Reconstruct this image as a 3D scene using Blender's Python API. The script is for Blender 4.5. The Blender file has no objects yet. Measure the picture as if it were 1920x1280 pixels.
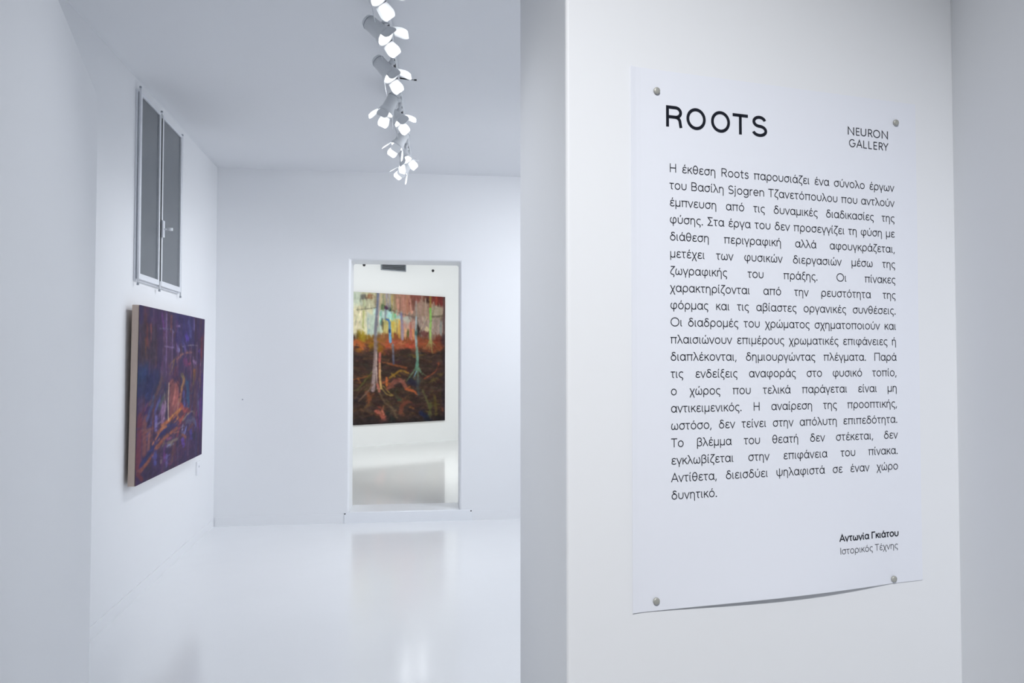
import bpy, bmesh, math, random
import numpy as np
from mathutils import Vector, Matrix, Quaternion

# ------------------------------------------------------------------ camera, exposure, lights
SC = bpy.context.scene
COL = SC.collection
F = 1350.0                                   # focal length in pixels of the 1920 wide frame
PITCH = math.atan(37.0 / F)
EYE = Vector((0.0, 0.0, 1.5))
cam_data = bpy.data.cameras.new('camera')
cam_data.sensor_width = 36.0
cam_data.lens = F / 1920.0 * 36.0
cam_data.clip_start = 0.02
camera = bpy.data.objects.new('camera', cam_data)
camera.location = EYE
camera.rotation_euler = (math.pi / 2 + PITCH, 0, 0)
COL.objects.link(camera)
SC.camera = camera
SC.view_settings.view_transform = 'Standard'
SC.view_settings.look = 'None'
SC.view_settings.gamma = 1.0
SC.view_settings.use_curve_mapping = False
SC.view_settings.exposure = 0.3
SC.cycles.use_denoising = True
SC.cycles.max_bounces = 14
SC.cycles.diffuse_bounces = 8
SC.cycles.glossy_bounces = 6
SC.cycles.sample_clamp_indirect = 4.0
SC.cycles.caustics_reflective = False
SC.cycles.caustics_refractive = False

world = bpy.data.worlds.new('world')
SC.world = world
world.use_nodes = True
world.node_tree.nodes['Background'].inputs[0].default_value = (0.75, 0.82, 1.0, 1)
world.node_tree.nodes['Background'].inputs[1].default_value = 0.05

LAMP_WHITE = (0.93, 0.957, 1.0)
SPOT_POWER = 22.0            # each spotlight of the visible track
def area_lamp(name, loc, target, size, power, color=LAMP_WHITE, size_y=None, spread=180):
    l = bpy.data.lights.new(name, 'AREA')
    l.energy = power
    l.color = color
    l.size = size
    if size_y:
        l.shape = 'RECTANGLE'
        l.size_y = size_y
    l.spread = math.radians(spread)
    o = bpy.data.objects.new(name, l)
    o.location = loc
    d = Vector(target) - Vector(loc)
    o.rotation_euler = d.to_track_quat('-Z', 'Y').to_euler()
    COL.objects.link(o)
    return o
# lobby spot behind the camera, then unseen fill lights added in hall and back room
def spot_lamp(name, loc, target, power, angle, blend, radius=0.05, color=LAMP_WHITE):
    l = bpy.data.lights.new(name, 'SPOT')
    l.energy = power; l.color = color
    l.spot_size = math.radians(angle); l.spot_blend = blend; l.shadow_soft_size = radius
    o = bpy.data.objects.new(name, l)
    o.location = loc
    o.rotation_euler = (Vector(target) - Vector(loc)).to_track_quat('-Z', 'Y').to_euler()
    COL.objects.link(o)
    return o
spot_lamp('lobby_spot_lamp', (-0.12, -0.95, 3.05), (0.15, 1.2, 0.8), 238.0, 73, 1.0, 0.06, (0.985, 0.99, 1.0))
area_lamp('hall_fill', (1.0, 5.4, 3.24), (0.8, 5.4, 0.0), 0.9, 17.0, LAMP_WHITE, 1.4)  # added fill without a fixture, lifts the hall
area_lamp('hall_back_wall_fill', (2.3, 4.9, 2.75), (-1.0, 6.5, 1.55), 1.1, 17.0, LAMP_WHITE, 0.9, 84)  # added soft fill that brightens the back wall, no real fitting
spot_lamp('reveal_fill_spot', (-1.2, 2.0, 2.9), (0.05, 1.4, 1.55), 48.0, 34, 1.0, 0.05)  # added spot off the track, only brightens the partition's side face
spot_lamp('near_wall_fill_spot', (1.35, 2.65, 2.9), (-1.35, 1.95, 1.7), 52.0, 44, 1.0, 0.06)  # added spot hidden behind the partition, brightens the near left wall
area_lamp('back_room_fill', (-0.6, 9.0, 3.3), (-0.9, 12.2, 1.0), 1.4, 112.0, (0.985, 1.0, 0.99), 2.4)  # added unseen fill that brightens the back room

# ------------------------------------------------------------------ picture -> place (the survey of the rooms)
CP, SP = math.cos(PITCH), math.sin(PITCH)
def ray(px, py):
    dx, dy = (px - 960.0) / F, (640.0 - py) / F
    return Vector((dx, CP - SP * dy, SP + CP * dy))
def on_floor(px, py, z=0.0):
    r = ray(px, py)
    t = (z - EYE.z) / r.z
    return EYE + r * t
class Wall:
    """vertical plane: origin, unit direction along it, unit normal facing the room"""
    def __init__(self, p, d, side):
        self.p = Vector((p[0], p[1], 0)); self.d = Vector((d[0], d[1], 0)).normalized()
        n = Vector((-self.d.y, self.d.x, 0))
        if n.dot(Vector((side[0], side[1], 0))) < 0: n = -n
        self.n = n
    def hit(self, px, py, off=0.0):
        r = ray(px, py)
        q = self.p + self.n * off
        t = (q - EYE).dot(self.n) / r.dot(self.n)
        return EYE + r * t
    def sz(self, px, py, off=0.0):
        h = self.hit(px, py, off)
        return (h - self.p).dot(self.d), h.z
    def at(self, s, z, off=0.0):
        return self.p + self.d * s + self.n * off + Vector((0, 0, z))
    def matrix(self, s, z, off=0.0):
        """local x along the wall, y out of the wall, z up"""
        m = Matrix.Identity(4)
        x = self.d
        if x.cross(self.n).z < 0: x = -x
        for i in range(3):
            m[i][0] = x[i]; m[i][1] = self.n[i]; m[i][2] = (0, 0, 1)[i]
            m[i][3] = self.at(s, z, off)[i]
        return m
CEIL = 3.28
A_ = on_floor(170, 1200); B_ = on_floor(400, 987); C_ = on_floor(975, 972)
LEFT = Wall(B_, (A_ - B_), (1, 0.2))                 # s grows towards the camera
BACK = Wall(B_, (C_ - B_), (0, -1))                  # s grows to the right
BACK_T = 0.32
STEP = 0.10
FARP = on_floor(670, 838, STEP)
FAR = Wall(FARP, (1.437, 1.0), (0, -1))
PY0 = 1.186
PO_ = Vector(((1183 - 960) / F * PY0 * 1.0, PY0, 0))
POST = Wall(PO_, (3.2, 1.0), (0, -1))
s_edge = POST.sz(1062, 640)[0]
E_ = POST.at(s_edge, 0)
s_corner = POST.sz(1793, 640)[0]
K_ = POST.at(s_corner, 0)
side_dir = Vector(((757 - 960) / F, 1, 0)).normalized()
REVEAL = Wall(E_, side_dir, (-1, 0))
reveal_len = REVEAL.sz(975, 640)[0]
G_ = REVEAL.at(reveal_len, 0)
RIGHT = Wall(K_, (-0.27, -1.0), (-1, 0))
NE_Y = 3.0
NE_ = Vector(((177 - 960) / F * NE_Y, NE_Y, 0))
NEAR = Wall(NE_, (0.4244, -1.0), (1, 0.4))            # s grows towards the camera
NEAR_H = NEAR.hit(184, 178).z

# ------------------------------------------------------------------ helpers
def lin(c):
    out = []
    for v in c[:3]:
        v = v / 255.0
        out.append(v / 12.92 if v <= 0.04045 else ((v + 0.055) / 1.055) ** 2.4)
    return tuple(out)
def mat(name, color, rough=0.6, metal=0.0, spec=0.5, emit=None, strength=0.0, noise=None, bump=None, coat=0.0):
    m = bpy.data.materials.new(name); m.use_nodes = True
    nt = m.node_tree; b = nt.nodes['Principled BSDF']
    b.inputs['Base Color'].default_value = (*color, 1)
    b.inputs['Roughness'].default_value = rough
    b.inputs['Metallic'].default_value = metal
    b.inputs['Specular IOR Level'].default_value = spec
    b.inputs['Coat Weight'].default_value = coat
    if emit:
        b.inputs['Emission Color'].default_value = (*emit, 1)
        b.inputs['Emission Strength'].default_value = strength
    tc = nt.nodes.new('ShaderNodeTexCoord')
    if noise:
        scale, amount = noise
        n = nt.nodes.new('ShaderNodeTexNoise'); n.inputs['Scale'].default_value = scale; n.inputs['Detail'].default_value = 4
        nt.links.new(tc.outputs['Object'], n.inputs['Vector'])
        r = nt.nodes.new('ShaderNodeMapRange')
        r.inputs['To Min'].default_value = 1 - amount; r.inputs['To Max'].default_value = 1 + amount
        nt.links.new(n.outputs['Fac'], r.inputs['Value'])
        mx = nt.nodes.new('ShaderNodeMix'); mx.data_type = 'RGBA'; mx.blend_type = 'MULTIPLY'
        mx.inputs['Factor'].default_value = 1
        mx.inputs['A'].default_value = (*color, 1)
        nt.links.new(r.outputs['Result'], mx.inputs['B'])
        nt.links.new(mx.outputs['Result'], b.inputs['Base Color'])
    if bump:
        scale, dist, strength_ = bump
        n = nt.nodes.new('ShaderNodeTexNoise'); n.inputs['Scale'].default_value = scale; n.inputs['Detail'].default_value = 3
        nt.links.new(tc.outputs['Object'], n.inputs['Vector'])
        bp = nt.nodes.new('ShaderNodeBump'); bp.inputs['Distance'].default_value = dist; bp.inputs['Strength'].default_value = strength_
        nt.links.new(n.outputs['Fac'], bp.inputs['Height'])
        nt.links.new(bp.outputs['Normal'], b.inputs['Normal'])
    return m
M_WALL = mat('white_wall_paint', (0.80, 0.812, 0.832), 0.55, spec=0.3, noise=(1.5, 0.012), bump=(3.0, 0.01, 0.06))
M_WALL_B = mat('white_wall_paint_back_room', (0.84, 0.85, 0.85), 0.55, spec=0.3, noise=(1.5, 0.01), bump=(3.0, 0.01, 0.06))
M_CEIL = mat('white_ceiling_paint', (0.79, 0.802, 0.825), 0.6, spec=0.3, noise=(1.2, 0.012))
M_FLOOR = mat('white_gloss_floor_paint', (0.80, 0.812, 0.83), 0.15, spec=0.6, noise=(2.0, 0.015), bump=(5.0, 0.01, 0.06))
M_TRIM = mat('white_gloss_trim_paint', (0.80, 0.82, 0.85), 0.3)
M_PAPER = mat('poster_paper', (0.785, 0.805, 0.865), 0.5, spec=0.3)
M_INK = mat('black_ink', (0.008, 0.010, 0.018), 0.5, spec=0.2)
M_PIN = mat('brushed_pin_metal', (0.46, 0.46, 0.42), 0.5, 0.5)
M_FRAME = mat('white_window_enamel', (0.74, 0.76, 0.80), 0.35)
M_GLASS = mat('dark_frosted_glass', (0.115, 0.128, 0.142), 0.22, spec=0.5, noise=(3.0, 0.1))
M_DARK = mat('gap_shade_black', (0.02, 0.022, 0.026), 0.6)
M_LAMP = mat('light_grey_lamp_enamel', (0.74, 0.76, 0.78), 0.35, noise=(8.0, 0.02))
M_LENS = mat('lit_lens', (0.9, 0.9, 0.9), 0.4, emit=(1.0, 0.99, 0.96), strength=14.0)
M_LENS_DIM = mat('dimmed_lens', (0.9, 0.9, 0.9), 0.4, emit=(1.0, 0.99, 0.96), strength=8.0)
M_SLOT = mat('track_slot_black', (0.03, 0.03, 0.035), 0.5)
M_CANVAS = mat('raw_canvas_edge', lin((196, 178, 165)), 0.8, noise=(40.0, 0.04))
M_GRILLE = mat('grey_grille', (0.33, 0.36, 0.40), 0.5)
M_BLACK = mat('black_plastic', (0.012, 0.012, 0.014), 0.45)
M_CARD = mat('white_card', (0.80, 0.81, 0.84), 0.5)

def link(name, me, m=None, parent=None):
    o = bpy.data.objects.new(name, me)
    COL.objects.link(o)
    if m: me.materials.append(m)
    if parent: o.parent = parent
    return o
def from_bm(name, bm, m=None, parent=None, smooth=False):
    bmesh.ops.recalc_face_normals(bm, faces=bm.faces)
    me = bpy.data.meshes.new(name)
    bm.to_mesh(me); bm.free()
    if smooth:
        for p in me.polygons: p.use_smooth = True
    return link(name, me, m, parent)
def tag(o, label=None, cat=None, group=None, kind=None):
    if label: o['label'] = label
    if cat: o['category'] = cat
    if group: o['group'] = group
    if kind: o['kind'] = kind
    return o
def empty(name, matrix, label=None, cat=None, group=None, kind=None):
    o = bpy.data.objects.new(name, None)
    o.empty_display_size = 0.05
    o.matrix_world = matrix
    COL.objects.link(o)
    return tag(o, label, cat, group, kind)
def add_box(bm, lo, hi, M=None):
    vs = []
    for x in (lo[0], hi[0]):
        for y in (lo[1], hi[1]):
            for z in (lo[2], hi[2]):
                v = Vector((x, y, z))
                vs.append(bm.verts.new(M @ v if M else v))
    for f in ((0, 1, 3, 2), (4, 6, 7, 5), (0, 4, 5, 1), (2, 3, 7, 6), (0, 2, 6, 4), (1, 5, 7, 3)):
        bm.faces.new([vs[i] for i in f])
def add_prism(bm, pts, z0, z1):
    """extrude a plan outline (x, y) from z0 to z1"""
    lo = [bm.verts.new((p[0], p[1], z0)) for p in pts]
    hi = [bm.verts.new((p[0], p[1], z1)) for p in pts]
    n = len(pts)
    bm.faces.new(lo[::-1]); bm.faces.new(hi)
    for i in range(n):
        bm.faces.new((lo[i], lo[(i + 1) % n], hi[(i + 1) % n], hi[i]))
def add_lathe(bm, prof, n=28, M=None):
    """prof = [(r, z)], closed at both ends"""
    rings = []
    for r, z in prof:
        ring = []
        for k in range(n):
            a = 2 * math.pi * k / n
            v = Vector((r * math.cos(a), r * math.sin(a), z))
            ring.append(bm.verts.new(M @ v if M else v))
        rings.append(ring)
    for a, b in zip(rings, rings[1:]):
        for k in range(n):
            bm.faces.new((a[k], a[(k + 1) % n], b[(k + 1) % n], b[k]))
    bm.faces.new(rings[0][::-1]); bm.faces.new(rings[-1])
def add_rod(bm, p, q, r, n=12):
    p, q = Vector(p), Vector(q)
    d = q - p
    M = Matrix.Translation(p) @ d.to_track_quat('Z', 'Y').to_matrix().to_4x4()
    add_lathe(bm, [(r, 0), (r, d.length)], n, M)
def bevel(o, w, seg=2, angle=40):
    b = o.modifiers.new('bevel', 'BEVEL'); b.width = w; b.segments = seg
    b.limit_method = 'ANGLE'; b.angle_limit = math.radians(angle)
    return o
def structure(name, bm, m, parent=None):
    o = from_bm(name, bm, m, parent)
    if parent is None: o['kind'] = 'structure'
    return o

# ------------------------------------------------------------------ the rooms
def xy(v): return (v.x, v.y)
# floor of the lobby and the hall, up to the back wall
bm = bmesh.new()
fl = LEFT.at(-0.02, 0, -0.02); 
add_prism(bm, [(-4.2, -3.6), (3.6, -3.6), (3.6, BACK.at(6.2, 0).y), xy(BACK.at(6.2, 0)), xy(B_), (-4.2, B_.y)], -0.12, 0.0)
floor = structure('floor', bm, M_FLOOR)
bm = bmesh.new()
add_prism(bm, [(-4.2, -3.6), (3.6, -3.6), (3.6, 7.1), (-4.2, 7.1)], CEIL, CEIL + 0.12)
structure('ceiling', bm, M_CEIL)

# left wall of the hall
bm = bmesh.new()
Ls = 4.6
add_prism(bm, [xy(LEFT.at(0, 0)), xy(LEFT.at(Ls, 0)), xy(LEFT.at(Ls, 0, -0.25)), xy(LEFT.at(-0.3, 0, -0.25)), xy(LEFT.at(-0.3, 0))], 0, CEIL)
structure('wall_left', bm, M_WALL)

# back wall with the doorway
s_dl, _ = BACK.sz(656, 700); s_dr, _ = BACK.sz(862, 700)
z_dt = BACK.sz(760, 488.5)[1]
bm = bmesh.new()
Wb = 4.9
outline = [(-.1, -.06), (s_dl, -.06), (s_dl, z_dt), (s_dr, z_dt), (s_dr, -.06), (Wb, -.06), (Wb, CEIL + .06), (-.1, CEIL + .06)]
fr = [bm.verts.new(BACK.at(s, z)) for s, z in outline]
bk = [bm.verts.new(BACK.at(s, z, -BACK_T)) for s, z in outline]
bm.faces.new(fr); bm.faces.new(bk[::-1])
for i in range(len(outline)):
    j = (i + 1) % len(outline)
    bm.faces.new((fr[i], fr[j], bk[j], bk[i]))
o = structure('wall_back', bm, M_WALL)
bevel(o, 0.02, 4)

# raised threshold of the doorway
s0, _ = BACK.sz(645, 957); s1, _ = BACK.sz(885, 951)
bm = bmesh.new()
for a, b, f0, f1 in ((s0, s1, 0.0, 0.012), (s_dl, s_dr, -BACK_T - 0.02, 0.0)):
    pts = [BACK.at(a, 0, f1), BACK.at(b, 0, f1), BACK.at(b, 0, f0), BACK.at(a, 0, f0)]
    add_prism(bm, [xy(p) for p in pts], -0.02, STEP)
sill = structure('trim_1', bm, M_TRIM)
bevel(sill, 0.006, 3)
for a in (s0 + 0.01, s1 - 0.01):  # dark chips of the sill, built as small round heads
    bm = bmesh.new()
    add_lathe(bm, [(0.0065, -0.002), (0.0065, 0.001), (0.004, 0.002)], 12, Matrix.Translation(BACK.at(a, STEP - 0.012, 0.013)) @ Matrix.Rotation(math.pi / 2, 4, 'X'))
    sc_ = from_bm('dark_chip', bm, M_BLACK, sill)
    sc_['label'] = 'small dark chip at the end of the threshold'

# low skirting along the back wall and the left wall
bm = bmesh.new()
for a, b in ((0.012, s0), (s1, Wb)):
    pts = [BACK.at(a, 0, 0.005), BACK.at(b, 0, 0.005), BACK.at(b, 0, 0), BACK.at(a, 0, 0)]
    add_prism(bm, [xy(p) for p in pts], -0.02, 0.085)
bevel(structure('baseboard_back', bm, M_WALL), 0.003, 2)
bm = bmesh.new()
pts = [LEFT.at(0.02, 0, 0.006), LEFT.at(3.5, 0, 0.006), LEFT.at(3.5, 0, 0), LEFT.at(0.02, 0, 0)]
add_prism(bm, [xy(p) for p in pts], -0.02, 0.075)
bevel(structure('baseboard_left', bm, M_WALL), 0.003, 2)

# right end of the hall (behind the partition)
Rh = BACK.at(Wb, 0)
bm = bmesh.new()
add_prism(bm, [xy(Rh), (Rh.x + 0.2, Rh.y), (3.4, 1.3), (3.1, 1.3)], 0, CEIL)
structure('wall_hall_right', bm, M_WALL)

# partition with the poster: thick wall between the lobby and the hall
bm = bmesh.new()
far_k = POST.at(s_corner + 2.6, 0)
back_k = G_ + POST.d * 3.1
add_prism(bm, [xy(E_), xy(far_k), xy(back_k), xy(G_)], 0, CEIL)
o = structure('wall_partition', bm, M_WALL)
bevel(o, 0.006, 3)
# right wall of the lobby
bm = bmesh.new()
rk = RIGHT.at(1.0, 0)
add_prism(bm, [xy(RIGHT.at(-0.05, 0)), xy(rk), (2.0, rk.y - 0.1), (2.0, 1.55)], 0, CEIL)
structure('wall_right', bm, M_WALL)
bm = bmesh.new()
add_prism(bm, [(2.0, -3.5), (2.2, -3.5), (2.2, 0.6), (2.0, 0.6)], 0, CEIL)
structure('wall_lobby_right', bm, M_WALL)
# lobby: left and rear
bm = bmesh.new()
add_prism(bm, [(-2.4, -3.5), (-2.2, -3.5), (-2.2, 2.7), (-2.4, 2.7)], 0, CEIL)
structure('wall_lobby_left', bm, M_WALL)
bm = bmesh.new()
add_prism(bm, [(-2.4, -3.6), (2.6, -3.6), (2.6, -3.4), (-2.4, -3.4)], 0, CEIL)
structure('wall_rear', bm, mat('rear_wall_low_bounce', (0.16, 0.165, 0.175), 0.5))  # unseen wall, coloured dark to cut bounce light in the lobby

# lower screen wall at the near left, rounded upper corner
bm = bmesh.new()
r_c = 0.07; Ln = 2.05; th = 0.16
outl = [(0, 0), (Ln, 0), (Ln, NEAR_H)]
for k in range(9):
    a = math.radians(90 + 90 * k / 8)
    outl.append((r_c + r_c * math.cos(a), NEAR_H - r_c + r_c * math.sin(a)))
fr = [bm.verts.new(NEAR.at(s, z)) for s, z in outl]
bk = [bm.verts.new(NEAR.at(s, z, -th)) for s, z in outl]
bm.faces.new(fr); bm.faces.new(bk[::-1])
for i in range(len(outl)):
    j = (i + 1) % len(outl)
    bm.faces.new((fr[i], fr[j], bk[j], bk[i]))
o = structure('wall_near', bm, M_WALL)
bevel(o, 0.012, 3, 50)

# back room
y_in = BACK.at(s_dl, 0, -BACK_T).y
bm = bmesh.new()
add_prism(bm, [xy(BACK.at(-2.4, 0, -BACK_T - 0.02)), xy(BACK.at(Wb, 0, -BACK_T - 0.02)), xy(FAR.at(3.6, 0)), xy(FAR.at(-3.8, 0))], STEP - 0.12, STEP)
structure('floor_back_room', bm, mat('white_gloss_floor_paint_back_room', (0.84, 0.85, 0.85), 0.10, spec=0.6, bump=(2.2, 0.01, 0.035)))
bm = bmesh.new()
add_prism(bm, [xy(BACK.at(-2.6, 0, -BACK_T)), xy(BACK.at(Wb + .2, 0, -BACK_T)), xy(FAR.at(3.9, 0, -.1)), xy(FAR.at(-4.0, 0, -.1))], CEIL + 0.06, CEIL + 0.2)
structure('ceiling_back_room', bm, M_CEIL)
def slab(name, p, q, t, m, z0=0.0, z1=CEIL + 0.1):
    p, q = Vector(p), Vector(q)
    d = (q - p).normalized(); n = Vector((-d.y, d.x, 0)) * t
    b = bmesh.new()
    add_prism(b, [xy(p), xy(q), xy(q + n), xy(p + n)], z0, z1)
    return structure(name, b, m)
slab('wall_far', FAR.at(-3.8, 0), FAR.at(3.6, 0), 0.2, M_WALL_B)
slab('wall_back_room_left', BACK.at(-2.4, 0, -BACK_T), FAR.at(-3.8, 0), 0.2, M_WALL_B)
slab('wall_back_room_right', FAR.at(3.6, 0), BACK.at(Wb, 0, -BACK_T), 0.2, M_WALL_B)
slab('wall_back_room_front', BACK.at(0, 0, -BACK_T), BACK.at(-2.4, 0, -BACK_T), 0.15, M_WALL_B)

# ------------------------------------------------------------------ stroke lettering (single line geometric sans)
def arc(cx, cy, rx, ry, a0, a1, n=18):
    return [(cx + rx * math.cos(math.radians(a0 + (a1 - a0) * k / n)), cy + ry * math.sin(math.radians(a0 + (a1 - a0) * k / n))) for k in range(n + 1)]
def ell(cx, cy, rx, ry): return arc(cx, cy, rx, ry, 0, 360, 36)
def spline(pts, n=6):
    out = []
    P = [pts[0]] + list(pts) + [pts[-1]]
    for i in range(1, len(P) - 2):
        p0, p1, p2, p3 = P[i - 1], P[i], P[i + 1], P[i + 2]
        for k in range(n):
            t = k / n
            out.append(tuple(0.5 * (2 * p1[j] + (p2[j] - p0[j]) * t + (2 * p0[j] - 5 * p1[j] + 4 * p2[j] - p3[j]) * t * t + (3 * p1[j] - p0[j] - 3 * p2[j] + p3[j]) * t ** 3) for j in (0, 1)))
    out.append(pts[-1])
    return out
GL = {
 'α': (575, [ell(268, 260, 196, 230), [(478, 512), (478, 150)] + arc(540, 110, 62, 78, 180, 285, 8)[0:]]),
 'β': (540, [[(92, -195), (92, 520)] + arc(262, 522, 170, 147, 180, -80, 18) + [(255, 377)], [(225, 377)] + arc(270, 206, 196, 174, 85, -120, 18) + [(92, 120)]]),
 'γ': (470, [[(28, 512), (235, 20), (235, -195)], [(235, 20), (442, 512)]]),
 'δ': (550, [ell(272, 228, 200, 200), spline([(425, 590), (370, 655), (285, 668), (195, 640), (170, 570), (215, 500), (330, 440), (430, 350), (471, 240)])]),
 'ε': (465, [spline([(405, 425), (335, 480), (240, 490), (140, 455), (112, 380), (150, 305), (250, 272), (330, 272)]), spline([(250, 272), (140, 250), (82, 160), (120, 70), (235, 30), (350, 45), (425, 105)])]),
 'ζ': (430, [[(85, 664), (402, 664)] + spline([(402, 664), (240, 480), (120, 320), (78, 190), (110, 90), (200, 48), (310, 15), (362, -50), (345, -120), (310, -180)])[1:]]),
 'η': (520, [[(85, 512), (85, 0)], [(85, 300)] + arc(252, 305, 167, 183, 180, 0, 18) + [(419, -195)]]),
 'θ': (545, [ell(272, 350, 195, 325), [(80, 350), (465, 350)]]),
 'ι': (240, [[(88, 512), (88, 130)] + arc(158, 110, 70, 78, 180, 290, 8)]),
 'κ': (455, [[(85, 512), (85, 0)], [(405, 512), (100, 225)], [(195, 315), (432, 0)]]),
 'λ': (480, [spline([(35, 655), (85, 668), (130, 640), (160, 575)], 4) + [(450, 0)], [(243, 395), (35, 0)]]),
 'μ': (530, [[(88, 512), (88, -195)], [(88, 210)] + arc(262, 205, 174, 173, 180, 360, 18) + [(436, 512)], [(436, 250), (436, 0)]]),
 'ν': (465, [[(28, 512), (232, 15), (437, 512)]]),
 'ξ': (430, [spline([(370, 650), (290, 668), (185, 640), (150, 560), (190, 480), (280, 450), (345, 450)]), spline([(280, 450), (150, 410), (88, 300), (85, 185), (120, 90), (210, 48), (315, 15), (365, -50), (348, -120), (312, -180)])]),
 'ο': (565, [ell(282, 260, 207, 230)]),
 'π': (590, [[(22, 482), (565, 482)], [(125, 482), (125, 0)], [(455, 482), (455, 0)]]),
 'ρ': (560, [ell(284, 260, 199, 230), [(85, 260), (85, -195)]]),
 'σ': (560, [ell(272, 256, 203, 226), [(272, 482), (535, 482)]]),
 'ς': (455, [arc(272, 268, 200, 222, 48, 235, 20) + spline([(157, 86), (240, 45), (340, 10), (385, -50), (368, -120), (330, -185)])[1:]]),
 'τ': (425, [[(22, 482), (402, 482)], [(190, 482), (190, 130)] + arc(268, 115, 78, 83, 180, 290, 8)]),
 'υ': (545, [[(88, 512), (88, 215)] + arc(272, 215, 184, 183, 180, 360, 18) + [(456, 512)]]),
 'φ': (650, [spline([(185, 485), (110, 410), (77, 290), (90, 180), (170, 75), (310, 32), (460, 70), (550, 170), (565, 290), (535, 420), (450, 482), (370, 455), (325, 370)]) + [(320, 300), (320, -195)]]),
 'χ': (470, [[(30, 512), (75, 500), (130, 400), (360, -90), (400, -180), (445, -195)], [(432, 512), (38, -195)]]),
 'ψ': (660, [[(82, 512), (82, 250)] + arc(330, 250, 248, 216, 180, 360, 20) + [(578, 512)], [(330, 640), (330, -195)]]),
 'ω': (680, [spline([(165, 500), (105, 400), (77, 270), (80, 150), (130, 55), (205, 32), (290, 65), (338, 170)]) + [(340, 350)], spline([(515, 500), (575, 400), (603, 270), (600, 150), (550, 55), (475, 32), (390, 65), (342, 170)])]),
 'Η': (650, [[(95, 700), (95, 0)], [(555, 700), (555, 0)], [(95, 355), (555, 355)]]),
 'Β': (590, [[(95, 0), (95, 668), (300, 668)] + arc(310, 512, 165, 156, 90, -90, 14) + [(95, 356)], [(300, 356)] + arc(320, 194, 195, 162, 90, -90, 14) + [(95, 32), (95, 40)]]),
 'Τ': (560, [[(25, 668), (535, 668)], [(280, 668), (280, 0)]]),
 'Σ': (540, [[(480, 668), (85, 668), (330, 352), (75, 32), (500, 32)]]),
 'Ο': (830, [ell(415, 350, 340, 330)]),
 'Π': (680, [[(95, 0), (95, 668), (585, 668), (585, 0)]]),
 'Α': (620, [[(28, 0), (310, 690), (592, 0)], [(125, 225), (495, 225)]]),
 'Γ': (500, [[(95, 0), (95, 668), (470, 668)]]),
 'Ι': (190, [[(95, 0), (95, 700)]]),
 'R': (600, [[(95, 0), (95, 668), (310, 668)] + arc(320, 502, 180, 166, 90, -90, 16) + [(95, 336)], [(300, 336), (520, 0)]]),
 'S': (570, [arc(285, 506, 186, 162, 25, 270, 22)[:-1] + arc(285, 186, 212, 156, 90, -150, 22)[1:]]),
 'j': (230, [[(105, 512), (105, -90)] + arc(25, -90, 80, 80, 0, -95, 8), ell(105, 655, 16, 16)]),
 't': (370, [[(30, 488), (335, 488)], [(165, 660), (165, 140)] + arc(262, 130, 97, 98, 180, 300, 10)]),
 's': (450, [spline([(375, 420), (300, 485), (210, 488), (115, 445), (110, 350), (190, 290), (290, 255), (375, 195), (370, 90), (280, 34), (180, 34), (78, 95)])]),
 'o': (565, [ell(282, 260, 207, 230)]),
 'g': (580, [ell(272, 262, 197, 228), [(486, 512), (486, -20)] + arc(286, -20, 200, 158, 0, -150, 16)]),
 'r': (350, [[(88, 512), (88, 0)], [(88, 280)] + arc(260, 290, 172, 198, 180, 75, 12)]),
 'e': (555, [[(80, 262), (478, 262)] + arc(280, 262, 202, 230, 0, 318, 26)]),
 'n': (535, [[(88, 512), (88, 0)], [(88, 300)] + arc(265, 305, 177, 183, 180, 0, 18) + [(442, 0)]]),
 '.': (210, [ell(105, 42, 20, 20)]),
 ',': (215, [[(128, 85), (60, -115)]]),
 ' ': (260, []),
}
ACC = {'ά': ('α', 268), 'έ': ('ε', 240), 'ή': ('η', 255), 'ί': ('ι', 92), 'ό': ('ο', 282), 'ύ': ('υ', 275), 'ώ': ('ω', 340)}
for k, (b, x) in ACC.items():
    GL[k] = (GL[b][0], GL[b][1] + [[(x - 12, 585), (x + 48, 712)]])
CAPS = {   # capitals of the small mark, and the title's own wider grotesque
 'N': (600, [[(80, 0), (80, 690), (520, 10), (520, 700)]]),
 'E': (470, [[(420, 668), (80, 668), (80, 32), (420, 32)], [(80, 360), (400, 360)]]),
 'U': (600, [[(80, 700), (80, 240)] + arc(300, 240, 220, 208, 180, 360, 18) + [(520, 700)]]),
 'R': (520, [[(80, 0), (80, 668), (240, 668)] + arc(250, 500, 170, 168, 90, -90, 16) + [(80, 332)], [(250, 332), (470, 0)]]),
 'O': (760, [ell(380, 350, 318, 330)]),
 'G': (720, [arc(380, 350, 310, 330, 45, 350, 26) + [(690, 340), (430, 340)]]),
 'A': (640, [[(30, 0), (320, 690), (610, 0)], [(130, 235), (510, 235)]]),
 'L': (420, [[(80, 700), (80, 32), (400, 32)]]),
 'Y': (580, [[(20, 700), (290, 310), (560, 700)], [(290, 310), (290, 0)]]),
}
TITLE = {
 'R': [[(52, 0), (52, 648), (330, 648)] + arc(340, 490, 183, 158, 90, -90, 18) + [(52, 332)], arc(330, 182, 170, 150, 90, 0, 10) + [(515, 90), (535, 0)]],
 'O': [ell(362, 350, 308, 312)],
 'T': [[(0, 648), (570, 648)], [(285, 648), (285, 0)]],
 'S': [arc(288, 506, 208, 154, 15, 268, 22)[:-1] + arc(288, 196, 234, 156, 88, -165, 22)[1:]],
}
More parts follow.
